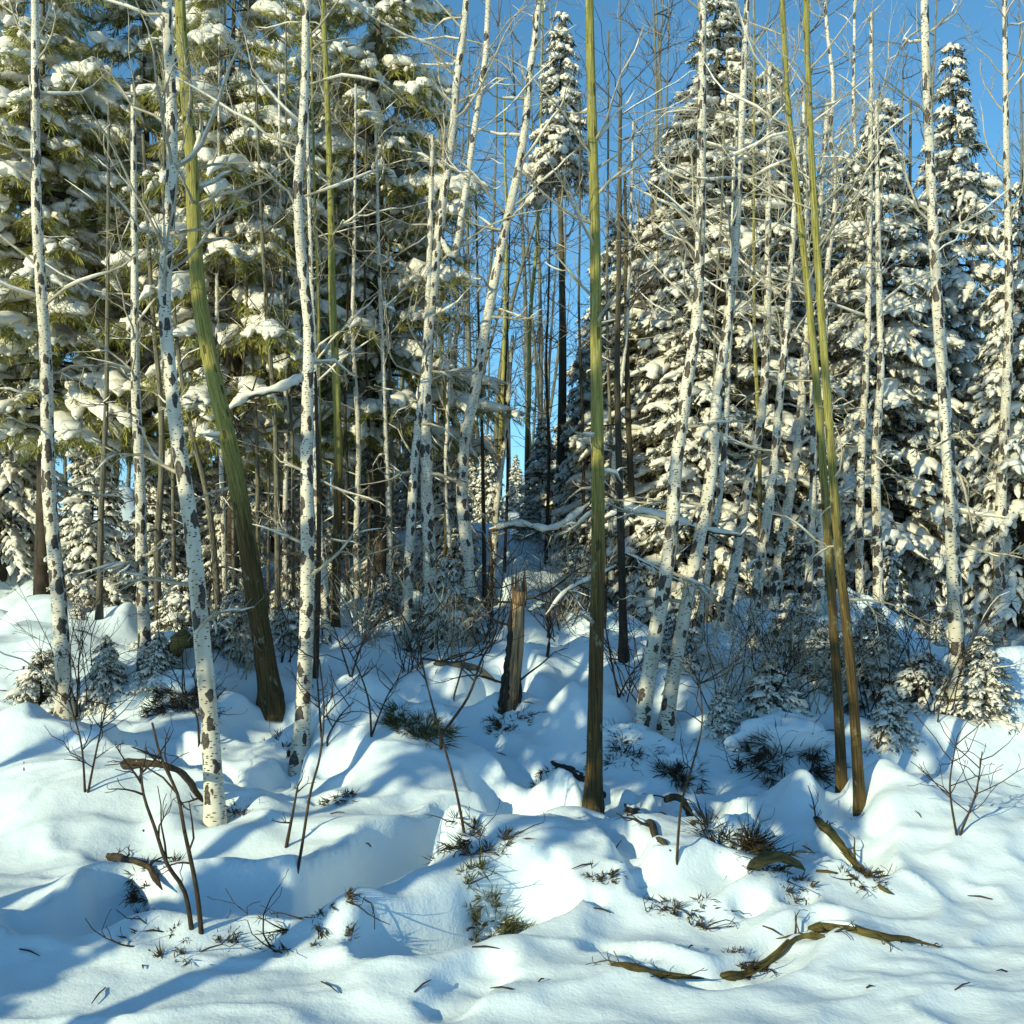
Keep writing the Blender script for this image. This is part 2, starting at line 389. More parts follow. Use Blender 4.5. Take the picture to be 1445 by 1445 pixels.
def stem_tree(name, cat, group, label, pix, wpx, bark, d=None, top=1.6, tw='twig', nb=16, blen=(.5, 1.2), z0=.45, lev=2, snowy=True, rtop=.35, side=None, dead_low=4, forks=()):
    g, pts = stem_points(pix, d); pts = extend(pts, top)
    D = g[1]; r0 = wpx / F * D / 2
    P = spline(pts, .07); n = len(P)
    L = np.concatenate([[0], np.cumsum(np.linalg.norm(np.diff(P, axis=0), axis=1))])
    R = r0 * (1 - (1 - rtop) * (L / L[-1]) ** .9) * (1 + .38 * np.exp(-np.maximum(L - .14, 0) / .10))
    root = thing(name, label, cat, g, group); WELLS.append((g[0], g[1], r0))
    k = 14 if wpx > 13 else 9
    lump = (.09 + .22 * np.exp(-L / .3))[:, None] * fbm(np.arange(k)[None] * 1.7 + np.zeros((n, 1)), L[:, None] * 4 + RNG.random() * 50, 3)
    mb = MB(); tube(mb, P, R, k, lump=lump)
    for f in forks:                                     # second leader leaving the stem
        fp = [P[int(n * f[0])]] + [ray(a, b, D) for a, b in f[1]]
        fp = extend(fp, top); fs = spline(fp, .08); tube(mb, fs, np.linspace(R[int(n * f[0])] * .75, r0 * .3, len(fs)), 10)
    mb.build('trunk', bark, root, origin=g)
    br, sn = MB(), MB()
    for q in range(nb + dead_low):
        if q < nb: i = int(n * RNG.uniform(z0, .99) ** .9)
        else: i = int(n * RNG.uniform(.18, z0))
        i = min(max(i, 2), n - 2)
        az = RNG.uniform(0, 2 * math.pi) if side is None else RNG.choice([0, math.pi]) + RNG.normal(0, .6)
        upw = RNG.uniform(.1, .9) if q < nb else RNG.uniform(-.25, .35)
        dirv = np.array([math.cos(az), math.sin(az) * .8, upw])
        ln = RNG.uniform(*blen) * (1 if q < nb else .6)
        twig(br, P[i], dirv, ln, max(.0035, R[i] * .32), lev, .35 if q < nb else -.1, .5, 5, (2, 5), sn if snowy else None)
    for f in forks:
        for q in range(10):
            i = RNG.integers(len(fs) // 4, len(fs)); az = RNG.uniform(0, 6.28)
            twig(br, fs[i], np.array([math.cos(az), math.sin(az), RNG.uniform(.1, .9)]), RNG.uniform(*blen), .007, lev, .35, .5, 5, (2, 5), sn)
    br.build('crown', M[tw], root, origin=g)
    if snowy and sn.n: sn.build('snow_cover', M['bough_snow'], root, origin=g)
    return root

BG, AG, DG = 'white birches standing in the snow', 'olive barked aspens in the snow', 'thin dark trunks in the forest'
def birch(label, pix, w, **k):
    k.setdefault('tw', 'pale_twig'); return stem_tree('birch_tree', 'birch', BG, label, pix, w, M['birch'], **k)
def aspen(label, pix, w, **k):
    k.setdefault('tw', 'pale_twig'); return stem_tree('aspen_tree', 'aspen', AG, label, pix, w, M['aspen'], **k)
def dark(label, pix, w, bark='dark_bark', **k):
    k.setdefault('nb', 10); return stem_tree('bare_tree', 'tree', DG, label, pix, w, M[bark], **k)

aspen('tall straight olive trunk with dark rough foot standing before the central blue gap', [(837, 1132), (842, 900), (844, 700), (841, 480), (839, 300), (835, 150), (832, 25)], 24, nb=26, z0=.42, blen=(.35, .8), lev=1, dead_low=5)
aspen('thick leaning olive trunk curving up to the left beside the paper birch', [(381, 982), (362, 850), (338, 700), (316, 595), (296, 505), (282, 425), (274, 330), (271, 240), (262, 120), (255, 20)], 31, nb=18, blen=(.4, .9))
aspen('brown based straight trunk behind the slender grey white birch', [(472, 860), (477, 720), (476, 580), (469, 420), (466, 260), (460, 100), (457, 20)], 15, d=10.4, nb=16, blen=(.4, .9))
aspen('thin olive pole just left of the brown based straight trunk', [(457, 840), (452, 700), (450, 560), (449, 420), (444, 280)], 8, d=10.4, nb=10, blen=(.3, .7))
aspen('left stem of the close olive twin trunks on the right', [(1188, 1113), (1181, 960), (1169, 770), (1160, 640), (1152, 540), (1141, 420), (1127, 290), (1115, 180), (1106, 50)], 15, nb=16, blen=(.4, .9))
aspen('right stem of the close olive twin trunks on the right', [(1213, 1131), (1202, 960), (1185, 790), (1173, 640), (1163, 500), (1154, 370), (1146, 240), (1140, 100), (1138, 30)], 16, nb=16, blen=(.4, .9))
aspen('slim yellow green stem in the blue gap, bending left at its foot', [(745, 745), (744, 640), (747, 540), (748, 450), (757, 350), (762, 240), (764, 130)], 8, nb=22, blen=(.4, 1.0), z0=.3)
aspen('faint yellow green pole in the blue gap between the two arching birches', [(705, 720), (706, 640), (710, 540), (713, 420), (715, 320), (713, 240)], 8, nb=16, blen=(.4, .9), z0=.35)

birch('peeling paper birch nearest the lower left, its foot in a snowy slope', [(303, 1152), (296, 1020), (285, 900), (272, 760), (262, 690), (247, 590), (237, 500), (232, 420), (237, 330), (243, 240), (241, 120), (236, 20)], 27, nb=16)
birch('slender grey white birch with few dark marks in front of the olive poles', [(425, 1066), (431, 930), (434, 800), (433, 680), (434, 560), (436, 470), (427, 380), (420, 280), (428, 160), (432, 30)], 23, nb=16)
birch('short pale birch trunk partly hidden behind the slender grey white birch', [(461, 918), (457, 820), (449, 720), (445, 640), (446, 540), (440, 400)], 13, d=10.0, nb=10)
birch('left trunk of the tight birch clump, lit only near its foot', [(572, 908), (577, 800), (582, 700), (589, 610), (600, 520), (604, 430)], 17, nb=8)
birch('forked birch with round black scars rising to the top of the blue gap', [(607, 908), (606, 790), (602, 680), (601, 590), (604, 490), (612, 400), (619, 330), (631, 240), (639, 180), (645, 110), (656, 25)], 21, nb=22, blen=(.5, 1.3),
      forks=[(.52, [(640, 360), (655, 280), (665, 215), (673, 160), (684, 90), (688, 25)])])
birch('arching birch leaning right across the blue sky', [(662, 905), (661, 800), (652, 700), (656, 620), (669, 560), (684, 470), (701, 380), (717, 305), (733, 232), (742, 170), (749, 95), (758, 25)], 20, nb=24, blen=(.4, 1.1))
birch('small slanted birch trunk between the arching birch and the broken stump', [(690, 850), (697, 780), (702, 700), (712, 620)], 13, nb=8, top=1.2)
birch('right leaning birch with flared foot, left one of the right hand pair', [(905, 1030), (925, 895), (945, 775), (955, 650), (967, 560), (983, 450), (988, 330), (990, 200)], 24, nb=12)
birch('right leaning birch with flared foot, right one of the right hand pair', [(940, 1026), (958, 910), (984, 775), (1003, 670), (1012, 560), (1030, 430), (1040, 300)], 22, nb=12)
birch('birch with a dark collar rising from the snowy boughs right of the leaning pair', [(1020, 890), (1038, 790), (1058, 670), (1074, 590), (1082, 470), (1084, 330)], 17, nb=12)
birch('short footed birch among dark boughs left of the olive twin trunks', [(1093, 880), (1098, 800), (1113, 705), (1128, 610), (1135, 500), (1150, 380)], 17, d=10.6, nb=10)
birch('birch close to the right of the olive twin trunks', [(1216, 860), (1213, 770), (1216, 640), (1222, 520), (1226, 400), (1228, 250)], 14, d=10.6, nb=12)
birch('slightly thicker birch second to the right of the olive twin trunks', [(1240, 870), (1238, 760), (1236, 640), (1243, 520), (1240, 380)], 16, d=10.4, nb=12)
birch('crooked thin birch rising against the upper right sky', [(1158, 870), (1160, 700), (1163, 560), (1166, 400), (1180, 265), (1172, 190), (1176, 120), (1166, 25)], 11, nb=22, blen=(.4, 1.0))
birch('very thin straight birch in the upper right sky', [(1225, 840), (1228, 640), (1222, 450), (1215, 300), (1205, 170), (1206, 30)], 9, nb=20, blen=(.4, 1.0))
birch('whitish birch with bare foot beside the mossy snowed log on the left', [(205, 930), (200, 800), (198, 690), (192, 560), (190, 400)], 19, nb=10)
birch('far left birch tilting outward past the snow laden spruces', [(92, 1010), (84, 860), (70, 700), (64, 500), (52, 300), (50, 100)], 24, nb=16)
birch('far right birch tilting inward past the snow laden spruces', [(1352, 985), (1346, 820), (1338, 640), (1322, 420), (1312, 220), (1306, 60)], 23, nb=16)
birch('pale birch at the far right edge behind the tilting one', [(1412, 905), (1410, 760), (1418, 600), (1424, 420), (1420, 200)], 18, nb=14)

birch('slim birch stem close left of the thick leaning olive trunk', [(318, 905), (316, 760), (310, 600), (306, 440), (308, 280)], 9, d=10.8, nb=12)
birch('slim birch stem midway between leaning olive trunk and slender birch', [(405, 900), (402, 760), (404, 600), (398, 440), (396, 330)], 9, d=10.9, nb=12)
birch('slim birch stem right of the brown based trunk', [(506, 890), (503, 760), (506, 620), (498, 480), (500, 340)], 10, d=11.2, nb=12)
birch('slim birch stem just left of the birch clump', [(548, 890), (550, 760), (545, 640), (541, 520), (536, 400)], 10, d=11.0, nb=12)
birch('slim birch stem between forked birch and arching birch', [(632, 895), (634, 780), (628, 680), (632, 580)], 10, d=11.6, nb=10)
birch('slim birch stem left of the dark brown trunks, bent right', [(864, 880), (862, 740), (870, 600), (884, 470), (888, 380)], 9, d=11.8, nb=12)
birch('slim birch stem between the leaning pair and the dark collared birch, upright', [(985, 960), (1000, 800), (1020, 660), (1028, 520), (1032, 400)], 12, d=10.2, nb=12)
birch('thick birch rising from the drift midway to the olive twin trunks', [(1062, 945), (1072, 800), (1090, 680), (1100, 560), (1112, 440)], 17, d=10.0, nb=12)
birch('birch just right of the short footed birch', [(1140, 900), (1143, 790), (1148, 660), (1146, 520), (1140, 380)], 13, d=10.5, nb=12)

dark('dark brown trunk right of the tall straight olive trunk', [(880, 920), (877, 780), (873, 640), (871, 520), (873, 400)], 13)
dark('second dark brown trunk right of the tall straight olive trunk', [(896, 855), (892, 720), (886, 570), (884, 450)], 12)
dark('thin grey brown pole behind the leaning olive trunk on its right side', [(366, 850), (364, 740), (362, 620), (355, 500), (345, 380)], 8, 'grey_bark', d=10.9)
dark('grey brown pole midway between leaning olive trunk and slender birch', [(392, 835), (391, 720), (388, 600), (380, 480), (371, 350)], 10, 'grey_bark', d=10.6)
dark('thin dark pole standing in front of the small conifers left of centre', [(684, 800), (682, 700), (680, 600), (676, 480)], 7, d=12.6)
dark('wavering dark pole behind the peeling paper birch', [(312, 880), (302, 780), (290, 690), (268, 600), (252, 500)], 11, 'grey_bark', d=10.6)
dark('grey pole leaning at the left beside the whitish birch', [(224, 885), (222, 770), (228, 660), (226, 560), (214, 420)], 12, 'grey_bark', d=10.7)
dark('thin brown pole between the slender birch and the birch clump', [(491, 800), (490, 690), (487, 580), (490, 450)], 7, d=11.4)
dark('bare dark pole beyond the far left birch', [(140, 870), (143, 720), (150, 560), (152, 380)], 10, 'grey_bark')
dark('bare dark pole beyond the far right birch', [(1290, 860), (1287, 700), (1280, 520), (1283, 340)], 10, 'grey_bark')

for lab, x0, x1, ptop, w, d, bk in [('slim pole just right of the leaning olive trunk top', 330, 318, 150, 6, 11.2, 'grey_bark'), ('slim pole between the two grey brown poles', 378, 372, 260, 5, 11.6, 'grey_bark'),
        ('slim grey pole just left of the slender birch', 414, 404, 200, 6, 11.0, 'grey_bark'), ('slim pole midway between brown based trunk and birch clump', 520, 516, 300, 6, 11.8, 'dark_bark'),
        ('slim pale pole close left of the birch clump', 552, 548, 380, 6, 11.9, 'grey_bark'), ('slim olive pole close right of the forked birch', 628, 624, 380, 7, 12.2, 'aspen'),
        ('slim dark pole just left of the stump top', 712, 716, 470, 5, 13.0, 'dark_bark'), ('slim dark pole just right of the stump top', 770, 774, 420, 6, 14.0, 'dark_bark'),
        ('slim dark pole close left of the tall straight olive trunk', 822, 818, 330, 6, 13.2, 'dark_bark'), ('slim pale pole close right of the tall straight olive trunk', 860, 858, 250, 6, 12.0, 'grey_bark'),
        ('slim pole at the left edge of the peeling paper birch', 246, 232, 300, 7, 11.0, 'grey_bark'), ('slim pole right of the wavering dark pole', 330, 345, 500, 5, 10.8, 'dark_bark'),
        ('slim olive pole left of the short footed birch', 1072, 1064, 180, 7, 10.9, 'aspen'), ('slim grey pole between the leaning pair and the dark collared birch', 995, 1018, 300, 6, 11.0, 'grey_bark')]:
    dark(lab, [(x0, 880), (x0 * .6 + x1 * .4 + 3, 650), (x0 * .3 + x1 * .7 - 2, 450 if ptop < 400 else ptop + 90), (x1, ptop)], w, bk, d=d, nb=12, tw='pale_twig' if bk != 'dark_bark' else 'twig')

# ------------------------------------------------------------------ conifers
def conifer_parts(H, R, seed, z0=.06, whorl=.19, nbr=6, droop=.55, upw=.18, bl=(.05, .10), bw=.007, nblade=20, snow=.96, pad=.074, power=.85, finger=.42, loose=.2):
    global RNG
    keep = RNG; RNG = np.random.default_rng(seed)
    tr, fo, sn = MB(), MB(), MB()
    P = np.array([[.02 * math.sin(z * 1.3), .02 * math.cos(z * 1.1), z] for z in np.linspace(-.3, H, 30)])
    tube(tr, P, np.linspace(max(.05, H * .011), .008, 30), 9)
    z = z0 * H
    pos, dirs, lens = [], [], []
    while z < H * .985:
        f = 1 - (z - 0) / H
        n = max(3, int(nbr * (1 if f > .25 else .75)))
        a0 = RNG.uniform(0, 6.28)
        for b in range(n):
            az = a0 + 6.28 * b / n + RNG.normal(0, .22)
            L = R * f ** power * RNG.uniform(.82 - loose, 1.02 + loose * .6) + .06
            zz = z + RNG.normal(0, whorl * .3)
            out = np.array([math.cos(az), math.sin(az), 0]); side = np.array([-out[1], out[0], 0])
            t = np.linspace(0, 1, 8); dr = droop * RNG.uniform(.75, 1.3)
            bend = RNG.normal(0, .12)
            bp = out * (L * t)[:, None] + side * (L * bend * t ** 2)[:, None]
            bp[:, 2] = zz + upw * L * t - dr * L * t ** 1.7 + .10 * L * t ** 5
            tube(tr, bp, np.linspace(.006 + .008 * L, .003, 8), 4, cap=False)
            nf = int(3 + 8 * min(1, L / 1.0))
            items = [(bp[2:], 1.0)]
            for q in range(nf):
                tt = .22 + .76 * (q + RNG.random()) / nf
                i = min(6, int(tt * 7)); p0 = bp[i] + (bp[i + 1] - bp[i]) * (tt * 7 - i)
                tg = unit(bp[i + 1] - bp[i]); s = 1 if q % 2 else -1
                l = finger * L ** .6 * (1.1 - .65 * tt) * RNG.uniform(.7, 1.25)
                d = unit(tg + side * s * RNG.uniform(.5, 1.2))
                u = np.linspace(0, 1, 5)
                fp = p0 + d * (l * u)[:, None]; fp[:, 2] -= (.25 + .45 * RNG.random()) * l * u ** 1.6
                items.append((fp, .8))
            for fp, wgt in items:
                l = np.linalg.norm(fp[-1] - fp[0]); m = max(4, int(nblade * l / .3))
                u = RNG.random(m) * (len(fp) - 1.001); i = u.astype(int)
                pp = fp[i] + (fp[i + 1] - fp[i]) * (u - i)[:, None]
                tg = fp[i + 1] - fp[i]; tg = tg / (np.linalg.norm(tg, axis=1)[:, None] + 1e-9)
                dd = tg + RNG.normal(0, .55, (m, 3)) + np.array([0, 0, -.35])
                pos.append(pp + RNG.normal(0, .008, (m, 3))); dirs.append(dd); lens.append(RNG.uniform(bl[0], bl[1], m))
                if RNG.random() < snow:
                    a, c = sorted(RNG.uniform(0, 1, 2)); a = a * .5 * (wgt < 1); c = .5 + c * .5 if wgt < 1 else 1.0
                    uu = np.linspace(a, c, 8) * (len(fp) - 1.001); i = uu.astype(int)
                    sp = fp[i] + (fp[i + 1] - fp[i]) * (uu - i)[:, None]
                    rr = pad * (1.25 if wgt == 1 else 1) * (.45 + .7 * min(1, L)) * RNG.uniform(.4 if wgt < 1 else .8, 1.0) * np.array([.2, .75, 1, .95, .9, .7, .5, .12]) * RNG.uniform(.65, 1.3, 8)
                    sp[:, 2] += rr * .5 + .004
                    sp += RNG.normal(0, .010, sp.shape)
                    tube(sn, sp, rr, 8, .62, .30)
            if RNG.random() < snow * .55 and L > .35:                      # a heavier pad where twigs meet
                c = bp[RNG.integers(3, 7)]; w = pad * RNG.uniform(.9, 1.7)
                u = np.linspace(-1, 1, 7); sp = c + out * (u * w * RNG.uniform(1.2, 2))[:, None]; sp[:, 2] += .02 - .35 * w * u ** 2 - .25 * u * w
                tube(sn, sp, w * np.sqrt(np.maximum(.02, 1 - u ** 2)) * RNG.uniform(.75, 1.25, 7), 10, .5, .25)
        z += whorl * RNG.uniform(.75, 1.25) * (.55 + .45 * f)
    pos = np.concatenate(pos); dirs = np.concatenate(dirs); lens = np.concatenate(lens)
    blades(fo, pos, dirs, lens, lens * bw / .075 * RNG.uniform(.8, 1.3, len(lens)))
    RNG = keep
    return tr, fo, sn

PROTO = {}
def proto(key, needles, bark='dark_bark', **k):
    tr, fo, sn = conifer_parts(**k)
    PROTO[key] = (tr.mesh('trunk', M[bark]), fo.mesh('needles', M[needles], False), sn.mesh('snow_load', M['bough_snow']), k['H'], k['R'])
proto('tall', 'spruce_needles', H=7.2, R=1.35, seed=1)
proto('tall_b', 'spruce_needles', H=6.4, R=1.25, seed=2, droop=.65)
proto('mid', 'spruce_needles', H=4.0, R=.95, seed=3, whorl=.16)
proto('small', 'spruce_needles', H=2.0, R=.72, seed=4, whorl=.13, z0=.03, power=.75, nblade=16, nbr=6, pad=.062)
proto('small_b', 'spruce_needles', H=1.5, R=.75, seed=5, whorl=.12, z0=.03, power=.7, nblade=16, nbr=6, pad=.066)
proto('pine', 'pine_needles', H=9.5, R=1.55, seed=6, z0=.24, whorl=.27, loose=.5, droop=.30, upw=.12, bl=(.08, .17), bw=.0030, nblade=40, snow=.76, pad=.104, power=.55)
proto('pine_b', 'pine_needles', H=8.6, R=1.45, seed=7, z0=.27, whorl=.27, loose=.5, droop=.38, upw=.14, bl=(.08, .17), bw=.0030, nblade=40, snow=.80, pad=.104, power=.55)
proto('topknot', 'spruce_needles', H=7.6, R=1.25, seed=8, z0=.70, whorl=.16, power=.9, pad=.085)

def conifer(key, name, label, group, px, d, top_py=None, scale=None, width=1.0, rz=None, sink=0.0):
    """px is the stem's pixel column, d its distance, top_py the pixel row of its tip"""
    tm, fm, sm, H, R = PROTO[key]
    x = (px - CX) / F * d; z = h1(x, d)
    if scale is None: scale = (EYE - (top_py - HY) / F * d - z) / H
    z -= sink; root = thing(name, label, 'pine' if 'pine' in name else 'spruce', (x, d, z), group)
    root.rotation_euler = (0, 0, RNG.uniform(0, 6.28) if rz is None else rz); root.scale = (scale * width, scale * width, scale)
    for n, me in (('trunk', tm), ('needles', fm), ('snow_load', sm)):
        o = bpy.data.objects.new(n, me); C.objects.link(o); o.parent = root
    return root
proto('screen', 'spruce_needles', H=7.2, R=1.5, seed=21, z0=.42, whorl=.30, loose=.6, power=.6)
PG, SG, YG = 'tall pines on the left', 'snow laden spruces', 'small spruces half buried in snow'
conifer('pine', 'pine_tree', 'green snowy pine whose right hand boughs reach into the blue gap', PG, 535, 12.5, -190)
conifer('pine_b', 'pine_tree', 'broad yellow green pine behind the leaning olive trunk', PG, 330, 11.5, -150, width=1.05)
conifer('pine', 'pine_tree', 'pine above the whitish birch at the left', PG, 205, 12.8, -120)
conifer('pine_b', 'pine_tree', 'pine standing farther back behind the brown based straight trunk', PG, 440, 15.0, -60, width=1.0)
conifer('pine_b', 'pine_tree', 'pine towering behind the far left birch', PG, 60, 12.0, -160, width=1.1)
conifer('tall', 'spruce_tree', 'broad cream snowed spruce filling the upper right, tip at the top', SG, 1015, 12.8, -20, width=1.4)
conifer('tall_b', 'spruce_tree', 'greyish snowed spruce right of the olive twin trunks', SG, 1242, 12.2, 120, width=1.2)
conifer('tall_b', 'spruce_tree', 'spruce behind the olive twin trunks, shorter than the broad one', SG, 1120, 14.6, 190, width=1.35)
conifer('mid', 'spruce_tree', 'snowy spruce just right of the tall straight olive trunk', SG, 915, 14.0, 300, width=1.25)
conifer('mid', 'spruce_tree', 'snow draped spruce tucked behind the leaning birch pair', SG, 985, 11.8, 400, width=1.15)
conifer('tall_b', 'spruce_tree', 'snowy spruce close left of the broad cream one, shorter', SG, 955, 14.2, 180, width=1.3)
conifer('tall', 'spruce_tree', 'snowy spruce close right of the broad cream one', SG, 1085, 14.2, 90, width=1.2)
conifer('tall', 'spruce_tree', 'far snowy spruce filling the gap right of the olive twin trunks', SG, 1190, 16.0, 215, width=1.3)
conifer('tall_b', 'spruce_tree', 'far snowy spruce filling the gap behind the dark brown trunks', SG, 875, 17.0, 290, width=1.3)
conifer('topknot', 'spruce_tree', 'bare stemmed spruce with a snowy topknot in the blue gap', SG, 792, 16.0, 15, width=1.0)
conifer('mid', 'spruce_tree', 'pointed spruce right of the forked birch, framed by pale trunks', SG, 632, 13.5, 560, width=.85)
conifer('mid', 'spruce_tree', 'narrow spruce low in the blue gap beside the slim yellow stem', SG, 765, 17.5, 585)
conifer('mid', 'spruce_tree', 'squat spruce between the bare stemmed spruce and the olive trunk', SG, 822, 15.5, 480, width=.8)
conifer('mid', 'spruce_tree', 'far spruce at the low left of the blue gap', SG, 690, 21.0, 610)
conifer('mid', 'spruce_tree', 'far spruce at the low centre of the blue gap', SG, 728, 23.0, 640)
conifer('tall', 'spruce_tree', 'spruce behind the birch clump and the brown pole', SG, 520, 17.0, 430)
conifer('tall_b', 'spruce_tree', 'spruce with drooping boughs behind the peeling paper birch', SG, 262, 13.5, 430, width=1.0)
conifer('tall_b', 'spruce_tree', 'dark spruce behind the two grey brown poles', SG, 385, 16.0, 420, width=1.1)
conifer('tall', 'spruce_tree', 'tall spruce behind the far right birch', SG, 1345, 13.5, 60, width=1.0)
conifer('tall_b', 'spruce_tree', 'spruce at the extreme right edge', SG, 1440, 11.5, 240)
conifer('tall', 'spruce_tree', 'spruce at the extreme left edge', SG, 5, 13.5, 240)
conifer('mid', 'spruce_tree', 'low spruce in front of the far left birch tree row', SG, 130, 12.0, 560)
YOUNG = [('small', 945, 12.0, 690, 'small spruce under the second dark brown trunk'), ('small_b', 1060, 11.6, 745, 'small spruce between the dark collared birch and the leaning pair'),
         ('small', 1135, 11.3, 735, 'dark small spruce just left of the olive twin trunks'), ('small_b', 1180, 10.6, 850, 'small spruce low behind the feet of the olive twin trunks'),
         ('small_b', 1085, 10.3, 900, 'half buried small spruce below the short footed birch'), ('small', 1255, 10.8, 770, 'small spruce right of the olive twin trunks'),
         ('small_b', 1010, 10.4, 900, 'half buried small spruce right of the leaning birch pair'), ('small', 860, 13.4, 700, 'small spruce behind the tall straight olive trunk'),
         ('small_b', 800, 13.8, 770, 'small spruce on the snow slope right of the broken stump'), ('small', 640, 12.4, 745, 'small spruce peeping between the birch clump trunks'),
         ('small_b', 545, 13.0, 740, 'small spruce left of the birch clump'), ('small', 500, 14.5, 690, 'small spruce farther back left of the birch clump'),
         ('small', 235, 11.2, 760, 'small spruce near the mossy snowed log'), ('small_b', 330, 11.4, 800, 'small spruce behind the leaning olive trunk foot'),
         ('small_b', 405, 12.5, 800, 'small spruce between leaning olive trunk and slender birch'), ('small', 745, 16.0, 700, 'small spruce directly behind the broken stump'),
         ('small_b', 1150, 8.9, 1010, 'snow buried spruce top left of the olive twin trunk feet'), ('small', 1320, 10.2, 860, 'small spruce before the far right birch'),
         ('small', 1410, 9.6, 900, 'small spruce at the right edge'), ('small', 110, 10.4, 840, 'small spruce beside the far left birch foot'), ('small_b', 20, 9.8, 900, 'small spruce at the left edge')]
for key, px, d, top, lab in YOUNG:
    conifer(key, 'young_spruce', lab, YG, px, d, top)

conifer('small', 'young_spruce', 'unseen snowy young spruce added at the front left to shade the gully', YG, CX - 4.55 / 1.54 * F, 1.54, scale=1.12, width=1.15)  # unseen, added so its shadow falls along the long gully
for x, y, sc, lab in ((-4.5, 2.6, 1.0, 'unseen spruce added at the left for its shade, second nearest of the row'), (-3.5, 1.5, .95, 'unseen spruce added at the left for its shade, nearest of the row'), (-6.7, 3.3, 1.05, 'unseen spruce added at the left for its shade, farthest of the row')):
    conifer('screen', 'spruce_tree', lab, SG, CX + x / y * F, y, scale=sc)  # unseen spruces added to shade the middle ground and lower trunks
LOW = [(955, 935, 75, 'snowy spruce seedling against the left foot of the leaning birch pair'), (1085, 1000, 70, 'snowy spruce seedling above the wide dark tussock'),
       (1120, 940, 90, 'snowy spruce seedling below and right of the short footed birch'), (1160, 960, 80, 'snowy spruce seedling just left of the olive twin stems'),
       (1232, 980, 110, 'dark snowy spruce seedling close right of the olive twin stems'), (1255, 1040, 60, 'low spruce seedling nearest the olive twin trunk feet on the right'),
       (1020, 1035, 55, 'tiny snow capped seedling left of the wide dark tussock'),
       (910, 880, 80, 'snowy spruce seedling between dark brown trunk and leaning birch'),
       (820, 850, 70, 'snowy spruce seedling on the slope left of the tall olive trunk'), (635, 880, 90, 'snowy spruce seedling at the feet of the birch clump'),
       (540, 880, 60, 'snowy spruce seedling just left of the birch clump foot'), (410, 905, 60, 'snowy spruce seedling right of the leaning olive trunk'), (330, 920, 80, 'snowy spruce seedling left of the leaning olive trunk'),
       (262, 900, 90, 'snowy spruce seedling behind the mossy log end'), (225, 960, 60, 'snowy spruce seedling below the mossy log end'),
       (1300, 1000, 80, 'snowy spruce seedling in front of the far right pole'), (1385, 1000, 90, 'snowy spruce seedling beyond the right shrub'),
       (60, 1000, 80, 'snowy spruce seedling left of the far left birch foot'), (150, 990, 80, 'snowy spruce seedling right of the far left birch foot'),
       ]
for q, (px, py, hp, lab) in enumerate(LOW):
    g = ground(px, py); sc = hp / F * g[1] / (1.15 if q % 2 else 1.5)
    conifer('small_b' if q % 2 else 'small', 'spruce_seedling', lab, 'spruce seedlings poking out of the drifts', px, g[1], scale=sc, width=RNG.uniform(1.05, 1.6), sink=.3 * sc)
conifer('mid', 'spruce_tree', 'far spruce straight behind the slim yellow stem', SG, 748, 24.0, 655, width=1.2)
conifer('mid', 'spruce_tree', 'far spruce straight behind the arching birch foot', SG, 665, 22.0, 640, width=1.2)
conifer('mid', 'spruce_tree', 'far spruce behind the bare stemmed spruce foot', SG, 790, 22.0, 600, width=1.1)
conifer('tall', 'spruce_tree', 'far spruce behind the second dark brown trunk', SG, 868, 20.0, 400, width=1.1)
conifer('tall', 'spruce_tree', 'spruce behind the forked birch, left of its trunk', SG, 585, 16.5, 560, width=1.1)
conifer('mid', 'spruce_tree', 'snowy spruce under the pine behind the leaning olive trunk', SG, 318, 12.6, 600)
conifer('mid', 'spruce_tree', 'snowy spruce under the pine behind the slender birch', SG, 440, 13.2, 610)
conifer('mid', 'spruce_tree', 'snowy spruce hiding the lower part of the grey leaning pole', SG, 215, 12.2, 620)
conifer('mid', 'spruce_tree', 'snowy spruce between birch clump and brown based trunk', SG, 525, 14.2, 600)

